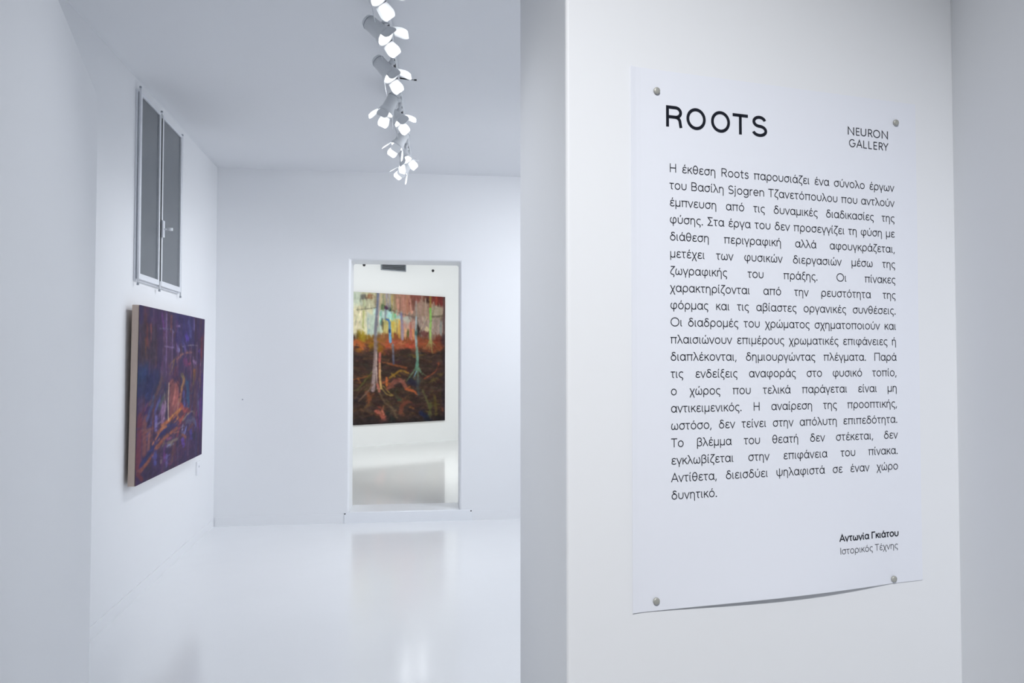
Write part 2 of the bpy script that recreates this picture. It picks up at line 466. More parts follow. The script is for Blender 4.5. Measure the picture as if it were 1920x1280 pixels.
def ribbon(verts, faces, pts, h, place):
    """flat band of half width h along pts; place maps (x, y) in letter units to 3D"""
    P = [Vector(p) for p in pts]
    Q = [P[0]]
    for p in P[1:]:
        if (p - Q[-1]).length > 1e-4: Q.append(p)
    closed = len(Q) > 3 and (Q[0] - Q[-1]).length < 1.0
    if closed: Q = Q[:-1]
    n = len(Q)
    if n < 2: return
    off = []
    for i in range(n):
        a = Q[i - 1] if (i > 0 or closed) else None
        b = Q[(i + 1) % n] if (i < n - 1 or closed) else None
        d0 = (Q[i] - a).normalized() if a is not None else (b - Q[i]).normalized()
        d1 = (b - Q[i]).normalized() if b is not None else d0
        n0 = Vector((-d0.y, d0.x)); n1 = Vector((-d1.y, d1.x))
        m = n0 + n1
        if m.length < 0.25: m = n0
        m.normalize()
        off.append(m * (h / max(m.dot(n0), 0.42)))
    base = len(verts)
    for q, o_ in zip(Q, off):
        verts.append(place(q.x + o_.x, q.y + o_.y)); verts.append(place(q.x - o_.x, q.y - o_.y))
    for i in range(n if closed else n - 1):
        j = (i + 1) % n
        faces.append((base + 2 * i, base + 2 * i + 1, base + 2 * j + 1, base + 2 * j))

# ------------------------------------------------------------------ the poster
PW = POST.sz(1721.5, 640)[0] - 0.0
PZ1 = POST.sz(1183, 125)[1]
PZ0 = POST.sz(1183, 1149)[1]
PH = PZ1 - PZ0
def lift(u, z):
    """how far the sheet stands off the wall"""
    v = z - PZ0
    t = min(max((u - 0.02) / (PW * 0.88 - 0.02), 0.0), 1.0)
    d = 0.0015 + 0.009 * math.sin(math.pi * t ** 1.25) * math.exp(-(v / 0.10) ** 1.3)
    d += 0.0025 * math.exp(-u / 0.012) * (0.4 + 0.6 * v / PH)
    return d
PM = POST.matrix(0, 0)
poster = empty('poster', Matrix.Translation(POST.at(PW / 2, PZ0)), 'tall white exhibition text poster headed ROOTS pinned to the white partition wall', 'poster')
pinv = poster.matrix_world.inverted()
bm = bmesh.new()
nu, nv = 60, 160
grid = [[bm.verts.new(pinv @ POST.at(PW * i / nu, PZ0 + PH * j / nv, lift(PW * i / nu, PZ0 + PH * j / nv))) for j in range(nv + 1)] for i in range(nu + 1)]
for i in range(nu):
    for j in range(nv):
        bm.faces.new((grid[i][j], grid[i + 1][j], grid[i + 1][j + 1], grid[i][j + 1]))
sheet = from_bm('paper_sheet', bm, M_PAPER, poster)
sol = sheet.modifiers.new('thickness', 'SOLIDIFY'); sol.thickness = 0.0004; sol.offset = 0
INK_OFF = 0.0006
def text_mesh(name, runs, parent=poster):
    """runs = list of (glyph strokes, u, z, unit_x, unit_y, half stroke in units)"""
    V, Fc = [], []
    for strokes, u0, z0, ux, uy, h in runs:
        def place(x, y):
            # widths are measured along the strokes, so keep the pen round when a letter is squeezed
            u, z = u0 + x * ux, z0 + y * uy
            return tuple(pinv @ POST.at(u, z, lift(u, z) + INK_OFF))
        for st in strokes:
            ribbon(V, Fc, st, h, place)
    me = bpy.data.meshes.new(name)
    me.from_pydata(V, [], Fc)
    return link(name, me, M_INK, parent)
def run_width(word, G=GL): return sum(G[c][0] for c in word)
def lay_word(word, u, z, ux, uy, h, G=GL):
    out = []
    for c in word:
        out.append((G[c][1], u, z, ux, uy, h)); u += G[c][0] * ux
    return out, u
UNIT = POST.hit(1256, 315).y / F * 16.4 / 700.0     # metres per letter unit of the body text
LINES = ['Η έκθεση Roots παρουσιάζει ένα σύνολο έργων', 'του Βασίλη Sjogren Τζανετόπουλου που αντλούν',
 'έμπνευση από τις δυναμικές διαδικασίες της', 'φύσης. Στα έργα του δεν προσεγγίζει τη φύση με',
 'διάθεση περιγραφική αλλά αφουγκράζεται,', 'μετέχει των φυσικών διεργασιών μέσω της',
 'ζωγραφικής του πράξης. Οι πίνακες', 'χαρακτηρίζονται από την ρευστότητα της',
 'φόρμας και τις αβίαστες οργανικές συνθέσεις.', 'Οι διαδρομές του χρώματος σχηματοποιούν και',
 'πλαισιώνουν επιμέρους χρωματικές επιφάνειες ή', 'διαπλέκονται, δημιουργώντας πλέγματα. Παρά',
 'τις ενδείξεις αναφοράς στο φυσικό τοπίο,', 'ο χώρος που τελικά παράγεται είναι μη',
 'αντικειμενικός. Η αναίρεση της προοπτικής,', 'ωστόσο, δεν τείνει στην απόλυτη επιπεδότητα.',
 'Το βλέμμα του θεατή δεν στέκεται, δεν', 'εγκλωβίζεται στην επιφάνεια του πίνακα.',
 'Αντίθετα, διεισδύει ψηλαφιστά σε έναν χώρο', 'δυνητικό.']
uL = POST.sz(1256.5, 640)[0]; uR = POST.sz(1678.5, 640)[0]
zT = POST.sz(1256, 323.0)[1]; zB = POST.sz(1258, 936.0)[1]
BODY_X = 1.06                                        # letter width against height
runs = []
for k, line in enumerate(LINES):
    z = zT + (zB - zT) * k / 19.0
    words = line.split()
    ux = UNIT * BODY_X
    lead = 45 * ux
    natural = sum(run_width(w) for w in words) * ux
    gap = (uR - uL + 2 * lead - natural) / (len(words) - 1) if k < 19 else 0
    if k < 19 and gap < 150 * ux:                    # tight lines: letters close up a little
        ux = (uR - uL + 2 * lead - 150 * ux * (len(words) - 1)) / sum(run_width(w) for w in words)
        gap = 150 * UNIT * BODY_X
    u = uL - lead
    for w in words:
        r, u = lay_word(w, u, z, ux, UNIT, 35)
        runs += r; u += gap
text_mesh('body_text', runs)
# title
tz = POST.sz(1251, 237.8)[1]
tu = POST.hit(1251, 220).y / F * 40.5 / 700.0
runs = []
for c, px0, px1, w in (('R', 1250.2, 1279.6, 560), ('O', 1288.6, 1325.2, 724), ('O', 1335.0, 1371.0, 724), ('T', 1375.9, 1404.8, 570), ('S', 1411.9, 1441.0, 575)):
    a, b = POST.sz(px0, 640)[0], POST.sz(px1, 640)[0]
    runs.append((TITLE[c], a, tz, (b - a) / w, tu, 52))
text_mesh('title_text', runs)
# gallery mark
runs = []
for word, zpx, spans in (('NEURON', (1595, 253.3), ((1593.2, 1605.2), (1608.7, 1615.8), (1617.6, 1627.8), (1631.5, 1639.9), (1641.0, 1654.1), (1657.0, 1668.7))),
                         ('GALLERY', (1598, 276.2), ((1595.5, 1607.4), (1609.2, 1620.2), (1622.2, 1629.3), (1631.8, 1638.8), (1641.5, 1648.6), (1651.3, 1659.5), (1659.5, 1669.5)))):
    z = POST.sz(*zpx)[1]
    uu = POST.hit(*zpx).y / F * 14.6 / 700.0
    for c, (a, b) in zip(word, spans):
        a, b = POST.sz(a, 640)[0], POST.sz(b, 640)[0]
        xs = [p[0] for st in CAPS[c][1] for p in st]
        x0, x1 = min(xs) - 35, max(xs) + 35
        k_ = (b - a) / (x1 - x0)
        runs.append((CAPS[c][1], a - x0 * k_, z, k_, uu, 40))
text_mesh('gallery_mark', runs)
# signature lines
for nm, txt, x0, x1, zpx, cap, h in (('author_name', 'Αντωνία Γκιάτου', 1566.5, 1677.5, 1014.3, 12.4, 60), ('author_role', 'Ιστορικός Τέχνης', 1566.5, 1676.0, 1038.2, 12.4, 30)):
    a, b = POST.sz(x0, 640)[0], POST.sz(x1, 640)[0]
    z = POST.sz(x0 + 2, zpx)[1]
    uy = POST.hit(x0, zpx).y / F * cap / 700.0
    ws = txt.split()
    total = run_width(txt.replace(' ', '')) + 230 - 90
    ux = (b - a) / total
    u = a - 40 * ux
    runs = []
    for w in ws:
        r, u = lay_word(w, u, z, ux, uy, h); runs += r; u += 230 * ux
    text_mesh(nm, runs)
# pins
for px, py, where in ((1229.5, 171.5, 'upper left'), (1677.0, 231.0, 'upper right'), (1673.5, 1084.0, 'lower right'), (1228.5, 1125.0, 'lower left')):
    s, z = POST.sz(px, py)
    base = lift(s, z) + 0.0003
    m = POST.matrix(s, z, base)
    pin = empty('push_pin', m, 'round grey metal pin in the %s corner of the ROOTS poster' % where, 'pin', 'pins holding the poster')
    R90 = Matrix.Rotation(-math.pi / 2, 4, 'X')
    bm = bmesh.new()
    add_lathe(bm, [(0.0048, 0.0), (0.0057, 0.0006), (0.0058, 0.0026), (0.0054, 0.0036), (0.0044, 0.0042), (0.0025, 0.0045)], 28, R90)
    from_bm('head', bm, M_PIN, pin, smooth=True)
    bm = bmesh.new()
    add_lathe(bm, [(0.0007, -0.012), (0.0007, 0.0002)], 8, R90)
    from_bm('needle', bm, M_PIN, pin)

# ------------------------------------------------------------------ paintings (colours of the paint itself)
rng = np.random.default_rng(7)
class Canvas:
    def __init__(self, w, h, base):
        self.w, self.h = w, h
        self.a = np.zeros((h, w, 3)) + np.array(base, float)
        yy, xx = np.mgrid[0:h, 0:w]
        self.X = (xx + 0.5) / w; self.Y = (yy + 0.5) / h
        self.asp = h / w
        self.fine = self.noise(60, 60) * 0.6 + self.noise(25, 90) * 0.4
    def noise(self, nx, ny):
        g = rng.random((ny + 2, nx + 2))
        fx = self.X * nx; fy = self.Y * ny
        ix = fx.astype(int); iy = fy.astype(int)
        tx = fx - ix; ty = fy - iy
        tx = tx * tx * (3 - 2 * tx); ty = ty * ty * (3 - 2 * ty)
        return (g[iy, ix] * (1 - tx) + g[iy, ix + 1] * tx) * (1 - ty) + (g[iy + 1, ix] * (1 - tx) + g[iy + 1, ix + 1] * tx) * ty
    def blend(self, al, col, var=14):
        c = np.array(col, float) + (self.fine[..., None] - 0.5) * 2 * var
        self.a += (c - self.a) * np.clip(al, 0, 1)[..., None]
    def rect(self, u0, v0, u1, v1, col, soft=0.03, alpha=1.0, rag=0.03):
        n = (self.noise(14, 14) - 0.5) * 2 * rag
        def sm(t): return np.clip(t / soft + 0.5, 0, 1)
        al = sm(self.X + n - u0) * sm(u1 - self.X + n) * sm(self.Y + n - v0) * sm(v1 - self.Y + n)
        self.blend(al * alpha, col)
    def blob(self, u, v, ru, rv, col, alpha=1.0, rot=0.0, soft=0.35):
        dx = self.X - u; dy = (self.Y - v)
        c, s = math.cos(rot), math.sin(rot)
        x = (dx * c + dy * self.asp * s) / ru; y = (-dx * s + dy * self.asp * c) / (rv * self.asp)
        d = np.sqrt(x * x + y * y) + (self.noise(18, 18) - 0.5) * 0.5
        self.blend(np.clip((1 - d) / soft + 0.3, 0, 1) * alpha, col)
    def stroke(self, pts, w0, col, w1=None, alpha=1.0, col1=None, dry=0.25):
        w1 = w0 if w1 is None else w1
        pts = spline(pts, 6) if len(pts) > 2 else pts
        n = len(pts) - 1
        best = np.full((self.h, self.w), 9.0); tt = np.zeros((self.h, self.w))
        for i, (p, q) in enumerate(zip(pts, pts[1:])):
            dx, dy = q[0] - p[0], (q[1] - p[1]) * self.asp
            L = dx * dx + dy * dy + 1e-9
            t = np.clip(((self.X - p[0]) * dx + (self.Y - p[1]) * self.asp * dy) / L, 0, 1)
            d = np.hypot(self.X - p[0] - t * dx, (self.Y - p[1]) * self.asp - t * dy)
            m = d < best
            best = np.where(m, d, best); tt = np.where(m, (i + t) / n, tt)
        wd = w0 + (w1 - w0) * tt
        al = np.clip((wd - best) / (0.35 * np.maximum(wd, 0.004)), 0, 1)
        al = al * (1 - dry + dry * self.fine * 2).clip(0, 1) * alpha
        c0 = np.array(col, float); c1 = np.array(col1 if col1 else col, float)
        c = c0 + (c1 - c0) * tt[..., None] + (self.fine[..., None] - 0.5) * 26
        self.a += (c - self.a) * al[..., None]

def _impasto(self, n, angle, L, W, var, seed, slip=0.012):
    r = np.random.default_rng(seed)
    h, w = self.h, self.w
    for k in range(n):
        u, v = r.random(), r.random()
        a = angle(u, v, r)
        l = L * (0.4 + r.random()); wd = W * (0.5 + r.random())
        su = min(max(u + r.normal(0, slip), 0), .999); sv = min(max(v + r.normal(0, slip), 0), .999)
        col = self.a[int(sv * h), int(su * w)] * (1 + r.normal(0, var)) + r.normal(0, var * 30, 3)
        R = l + wd
        x0, x1 = max(int((u - R) * w), 0), min(int((u + R) * w) + 2, w)
        y0, y1 = max(int((v - R / self.asp) * h), 0), min(int((v + R / self.asp) * h) + 2, h)
        X = self.X[y0:y1, x0:x1] - u; Y = (self.Y[y0:y1, x0:x1] - v) * self.asp
        c, s_ = math.cos(a), math.sin(a)
        p = X * c + Y * s_; q = -X * s_ + Y * c + 3.0 * r.normal(0, 1) * (X * c + Y * s_) ** 2
        d = np.hypot(np.maximum(np.abs(p) - l, 0), q)
        al = np.clip((wd - d) / (wd * .5), 0, 1) * (.45 + .5 * r.random())
        al = al * np.clip(.55 + .9 * self.fine[y0:y1, x0:x1], 0, 1)
        self.a[y0:y1, x0:x1] += (col - self.a[y0:y1, x0:x1]) * al[..., None]
Canvas.impasto = _impasto
def _soften(self, n):
    for _ in range(n):
        p = np.pad(self.a, ((1, 1), (1, 1), (0, 0)), mode='edge')
        self.a = (p[:-2, 1:-1] + p[2:, 1:-1] + p[1:-1, :-2] + p[1:-1, 2:] + 4 * p[1:-1, 1:-1]) / 8
Canvas.soften = _soften
def paint_forest():
    c = Canvas(190, 260, (52, 37, 32))
    # pale light between the trees
    c.rect(-.1, -.1, .24, .14, (196, 204, 184)); c.rect(-.1, .13, .22, .33, (212, 203, 168))
    c.rect(.06, -.05, .24, .12, (172, 160, 122), alpha=.55); c.blob(.11, .035, .04, .03, (90, 88, 84), .8); c.blob(.17, .03, .05, .02, (140, 96, 66), .9)
    c.rect(.22, -.1, .46, .15, (160, 146, 118)); c.rect(.22, .12, .5, .22, (168, 196, 190)); c.rect(.14, .16, .3, .33, (182, 196, 182), alpha=.9)
    c.rect(.44, -.1, .62, .16, (164, 120, 102)); c.rect(.6, -.1, .76, .09, (126, 76, 66)); c.rect(.62, .07, .84, .22, (148, 122, 106))
    c.rect(.8, -.1, 1.1, .09, (112, 52, 46)); c.rect(.82, .06, 1.0, .2, (158, 144, 122)); c.rect(.7, .18, 1.1, .34, (148, 128, 118))
    c.rect(.3, .2, .52, .33, (186, 172, 104)); c.rect(.5, .19, .66, .35, (180, 138, 122)); c.rect(.47, .16, .62, .22, (176, 184, 172), alpha=.8)
    STR = ((.28, 0, .12, .008, (200, 180, 140)), (.31, .02, .13, .012, (134, 144, 108)), (.345, 0, .12, .010, (150, 140, 150)), (.375, 0, .1, .012, (152, 150, 156)),
            (.40, .02, .13, .010, (182, 160, 96)), (.43, 0, .15, .010, (140, 118, 86)), (.46, .02, .16, .012, (186, 138, 118)), (.49, .03, .14, .008, (128, 92, 78)),
            (.53, .0, .17, .014, (178, 126, 110)), (.57, .02, .16, .012, (168, 114, 92)), (.6, .03, .14, .010, (188, 134, 116)), (.64, .02, .12, .01, (116, 74, 68)),
            (.73, .0, .14, .012, (150, 122, 108)), (.77, .02, .16, .010, (164, 140, 122)), (.9, .0, .07, .010, (150, 66, 52)), (.94, .0, .08, .008, (98, 36, 36)), (.985, .0, .33, .014, (84, 62, 62)),
            (.10, .14, .27, .006, (158, 162, 96)), (.15, .2, .32, .009, (132, 158, 168)), (.19, .2, .32, .007, (180, 196, 178)), (.285, .14, .24, .007, (92, 168, 140)),
            (.33, .13, .2, .010, (120, 124, 130)), (.41, .22, .34, .016, (196, 168, 72)), (.455, .2, .3, .006, (130, 90, 66)), (.48, .21, .34, .010, (206, 150, 62)),
            (.55, .27, .35, .010, (214, 164, 112)), (.575, .27, .34, .009, (92, 88, 52)), (.605, .22, .34, .014, (176, 98, 88)), (.63, .27, .35, .010, (200, 132, 84)),
            (.95, .2, .3, .014, (128, 134, 128)), (.045, .29, .34, .006, (98, 88, 50)))
    for u, v0, v1, w, col in STR:
        c.stroke([(u, v0), (u + rng.normal(0, .004), v1)], w, col, alpha=.85)
    c.blob(.30, .105, .03, .02, (66, 90, 52)); c.blob(.34, .11, .03, .02, (88, 58, 78)); c.blob(.38, .12, .025, .02, (46, 66, 52)); c.blob(.42, .17, .04, .025, (108, 176, 124), .9)
    c.blob(.385, .17, .03, .03, (158, 210, 208), .8); c.blob(.77, .3, .06, .03, (102, 62, 56)); c.blob(.79, .27, .03, .02, (196, 176, 142), .8)
    c.stroke([(.03, .135), (.14, .125), (.23, .112)], .006, (104, 102, 84), alpha=.9)
    c.stroke([(.40, .125), (.5, .155), (.6, .165), (.68, .185)], .010, (116, 96, 88), .014); c.stroke([(.84, .165), (.92, .165), (.98, .15)], .009, (104, 92, 76))
    c.stroke([(.6, .185), (.7, .19), (.82, .195)], .004, (170, 138, 120)); c.stroke([(.70, .3), (.745, .23), (.79, .17)], .005, (196, 170, 138))
    # orange ground
    c.rect(-.1, .335, 1.1, .45, (122, 68, 40), rag=.05); c.rect(.06, .31, .24, .37, (140, 116, 30)); c.rect(.16, .34, .32, .46, (132, 92, 26))
    c.rect(.44, .345, .68, .43, (150, 78, 54)); c.rect(.68, .34, .82, .41, (132, 70, 46)); c.rect(.84, .33, 1.1, .42, (108, 54, 40)); c.rect(.27, .31, .4, .42, (136, 84, 50), alpha=.8)
    for (u, v, ru, rv, col) in ((.035, .385, .045, .03, (176, 96, 56)), (.09, .42, .05, .04, (164, 86, 46)), (.04, .41, .03, .02, (52, 38, 34)), (.06, .46, .05, .035, (150, 92, 34)), (.05, .475, .025, .015, (84, 96, 42)),
            (.36, .4, .035, .045, (172, 78, 48)), (.42, .385, .025, .02, (196, 104, 92)), (.52, .38, .05, .02, (172, 100, 70)), (.6, .4, .05, .02, (168, 74, 54)), (.34, .43, .015, .04, (160, 88, 82)),
            (.14, .42, .03, .05, (92, 56, 44)), (.93, .4, .05, .03, (124, 66, 44)), (.88, .37, .04, .012, (142, 74, 52))):
        c.blob(u, v, ru, rv, col, .9)
    # dark earth
    c.rect(-.1, .455, 1.1, 1.1, (54, 39, 34), soft=.05, rag=.04)
    for _ in range(170):
        u, v = rng.random(), .45 + .55 * rng.random()
        L = .05 + .12 * rng.random(); cv = rng.normal(0, .02)
        col = [(80, 58, 42), (70, 48, 42), (90, 62, 40), (44, 33, 32), (70, 50, 44), (58, 50, 36), (40, 32, 34)][rng.integers(7)]
        c.stroke([(u - L, v + cv), (u, v - .015), (u + L, v + rng.normal(0, .02))], .006 + .01 * rng.random(), col, alpha=.6)
    EARTH = (([(.0, .66), (.1, .645), (.22, .62)], .007, (136, 78, 40)), ([(.3, .53), (.42, .55), (.56, .575)], .014, (124, 70, 42)), ([(.38, .65), (.44, .62), (.5, .595), (.58, .615)], .013, (136, 100, 38)),
            ([(.6, .47), (.7, .475), (.78, .465)], .010, (92, 72, 34)), ([(.76, .66), (.84, .63), (.9, .59), (.925, .53)], .009, (140, 70, 44)), ([(.82, .69), (.92, .65), (.98, .62)], .009, (82, 66, 36)),
            ([(.04, .74), (.12, .67), (.2, .6)], .010, (88, 86, 46)), ([(.02, .8), (.1, .72), (.22, .68)], .010, (86, 62, 48)), ([(.38, .72), (.44, .68), (.5, .67), (.55, .72)], .026, (124, 74, 62)),
            ([(.26, .74), (.32, .83), (.4, .88), (.46, .96)], .014, (92, 74, 56)), ([(.31, .71), (.37, .76), (.41, .785)], .007, (138, 116, 58)), ([(.45, .74), (.44, .78), (.5, .83)], .012, (58, 54, 40)),
            ([(.56, .74), (.63, .755), (.68, .78)], .016, (168, 86, 50)), ([(.345, .65), (.352, .73)], .013, (184, 98, 50)), ([(.14, .76), (.17, .8), (.15, .86)], .026, (122, 68, 42)), ([(.13, .87), (.17, .84)], .022, (92, 68, 44)),
            ([(.83, .86), (.82, .97)], .022, (76, 76, 42)), ([(.88, .8), (.9, .95)], .020, (82, 68, 34)), ([(.74, .75), (.8, .85), (.84, .95)], .014, (84, 80, 50)), ([(.5, .92), (.52, .86), (.58, .84)], .028, (104, 58, 44)),
            ([(.6, .88), (.64, .89)], .014, (130, 80, 46)), ([(.24, .9), (.29, .93), (.32, .97)], .026, (164, 88, 72)), ([(.3, .9), (.32, .93)], .012, (190, 110, 90)), ([(.26, .87), (.29, .88)], .014, (112, 58, 46)), ([(.97, .9), (.98, .92)], .014, (134, 74, 46)),
            ([(.72, .93), (.8, .98)], .03, (34, 38, 66)), ([(.6, .68), (.67, .7)], .040, (40, 36, 52)), ([(.36, .93), (.42, .98)], .035, (38, 38, 36)), ([(.7, .78), (.68, .72)], .02, (62, 62, 62)), ([(.47, .825), (.5, .825)], .010, (46, 82, 66)))
    for pts, w, col in EARTH:
        c.stroke(pts, w, col, alpha=.92)
    c.impasto(1500, lambda u, v, r: math.pi / 2 + r.normal(0, .12) if v < .36 else r.normal(.15 * math.sin(9 * u + 14 * v), .5), .03, .008, .10, 3, .008)
    for u, v0, v1, w, col in STR:
        c.stroke([(u, v0), (u + rng.normal(0, .006), v1)], w * .7, col, alpha=.6)
    for pts, w, col in EARTH:
        c.stroke(pts, w * .75, col, w * .3, alpha=.6)
    c.blob(.79, .275, .022, .016, (190, 172, 140), .7); c.blob(.76, .3, .05, .018, (96, 56, 54), .7); c.blob(.575, .305, .016, .03, (78, 84, 40), .7); c.blob(.345, .115, .02, .015, (70, 44, 66), .8)
    c.stroke([(.03, .135), (.14, .125), (.23, .112)], .004, (100, 98, 82), alpha=.8); c.stroke([(.46, .145), (.6, .165), (.68, .185)], .006, (112, 92, 84), .010, alpha=.8); c.stroke([(.84, .165), (.98, .15)], .007, (100, 88, 74), alpha=.8)
    # trunks and their roots
    c.stroke([(.252, .0), (.245, .12), (.23, .25), (.225, .36)], .016, (104, 110, 130), .020, col1=(122, 118, 124)); c.stroke([(.27, .0), (.262, .12), (.25, .26)], .008, (176, 156, 146))
    c.stroke([(.225, .34), (.228, .48), (.215, .62), (.205, .74)], .021, (122, 104, 98), .026, col1=(150, 128, 128)); c.stroke([(.238, .45), (.24, .6), (.25, .73)], .008, (180, 158, 150))
    c.stroke([(.275, .46), (.27, .54)], .015, (176, 92, 80)); c.stroke([(.272, .54), (.275, .64), (.29, .73)], .014, (202, 150, 112), .012, col1=(206, 168, 98)); c.stroke([(.258, .52), (.255, .7)], .006, (86, 38, 34))
    c.stroke([(.25, .7), (.27, .75)], .016, (168, 100, 84)); c.stroke([(.2, .7), (.14, .76), (.06, .82)], .010, (110, 84, 70)); c.stroke([(.29, .72), (.34, .77), (.4, .79)], .006, (146, 122, 68))
    c.stroke([(.345, .2), (.372, .215), (.378, .28), (.385, .37)], .012, (58, 96, 156), .018, col1=(96, 158, 196)); c.blob(.378, .29, .015, .015, (34, 60, 110)); c.stroke([(.41, .39), (.415, .45), (.42, .54)], .012, (118, 112, 112), .014, col1=(76, 78, 100))
    c.stroke([(.5, .15), (.508, .22), (.515, .35)], .011, (112, 112, 146), .017, col1=(150, 132, 142))
    c.stroke([(.665, .05), (.668, .18), (.665, .3), (.672, .4), (.682, .5), (.678, .58)], .012, (150, 132, 126), .019, col1=(92, 138, 118)); c.stroke([(.668, .17), (.662, .3), (.668, .4)], .009, (152, 166, 172)); c.blob(.665, .3, .012, .02, (60, 96, 92))
    for e, m_, w in (((.56, .68), (.63, .61), .004), ((.6, .645), (.645, .6), .005), ((.65, .665), (.668, .61), .004), ((.69, .70), (.688, .63), .009), ((.74, .632), (.71, .605), .004), ((.79, .642), (.735, .615), .002)):
        c.stroke([(.678, .55), (.678 + (m_[0] - .678) * .4, .58), m_, e], .015, (90, 132, 112), w, col1=(92, 100, 72), alpha=.85)
    c.blob(.69, .68, .03, .05, (60, 66, 74), .5)
    c.stroke([(.672, .6), (.64, .65)], .006, (110, 150, 168))
    c.stroke([(.828, .0), (.826, .12)], .014, (140, 112, 56)); c.stroke([(.826, .1), (.83, .2), (.826, .3), (.83, .37)], .014, (112, 178, 76), .014, col1=(164, 178, 104))
    for e, m_ in (((.76, .43), (.795, .39)), ((.785, .425), (.808, .395)), ((.81, .45), (.822, .40)), ((.845, .455), (.838, .41)), ((.875, .43), (.853, .395)), ((.905, .41), (.87, .385)), ((.86, .48), (.848, .43))):
        c.stroke([(.829, .34), (.829 + (m_[0] - .829) * .4, .365), m_, e], .010, (160, 160, 100), .002, col1=(126, 112, 66), alpha=.85)
    for k in range(26):
        u0, v0, v1, cl = ((.245, .02, .5, (84, 88, 104)), (.215, .36, .72, (170, 152, 148)), (.666, .12, .55, (70, 98, 100)), (.83, .12, .36, (150, 196, 112)), (.382, .24, .36, (122, 176, 206)))[k % 5]
        v = v0 + (v1 - v0) * rng.random()
        c.stroke([(u0 + rng.normal(0, .006), v), (u0 + rng.normal(0, .006), v + .03)], .004, cl, alpha=.6)
    c.impasto(1100, lambda u, v, r: math.pi / 2 + r.normal(0, .1) if v < .36 else r.normal(.2 * math.sin(9 * u + 14 * v) - .1, .6), .014, .004, .10, 5, .004)
    c.soften(2)
    c.rect(-.05, .97, 1.05, 1.1, (30, 27, 32), alpha=.6); c.rect(.975, .3, 1.1, 1.1, (44, 34, 42), alpha=.7)
    return c
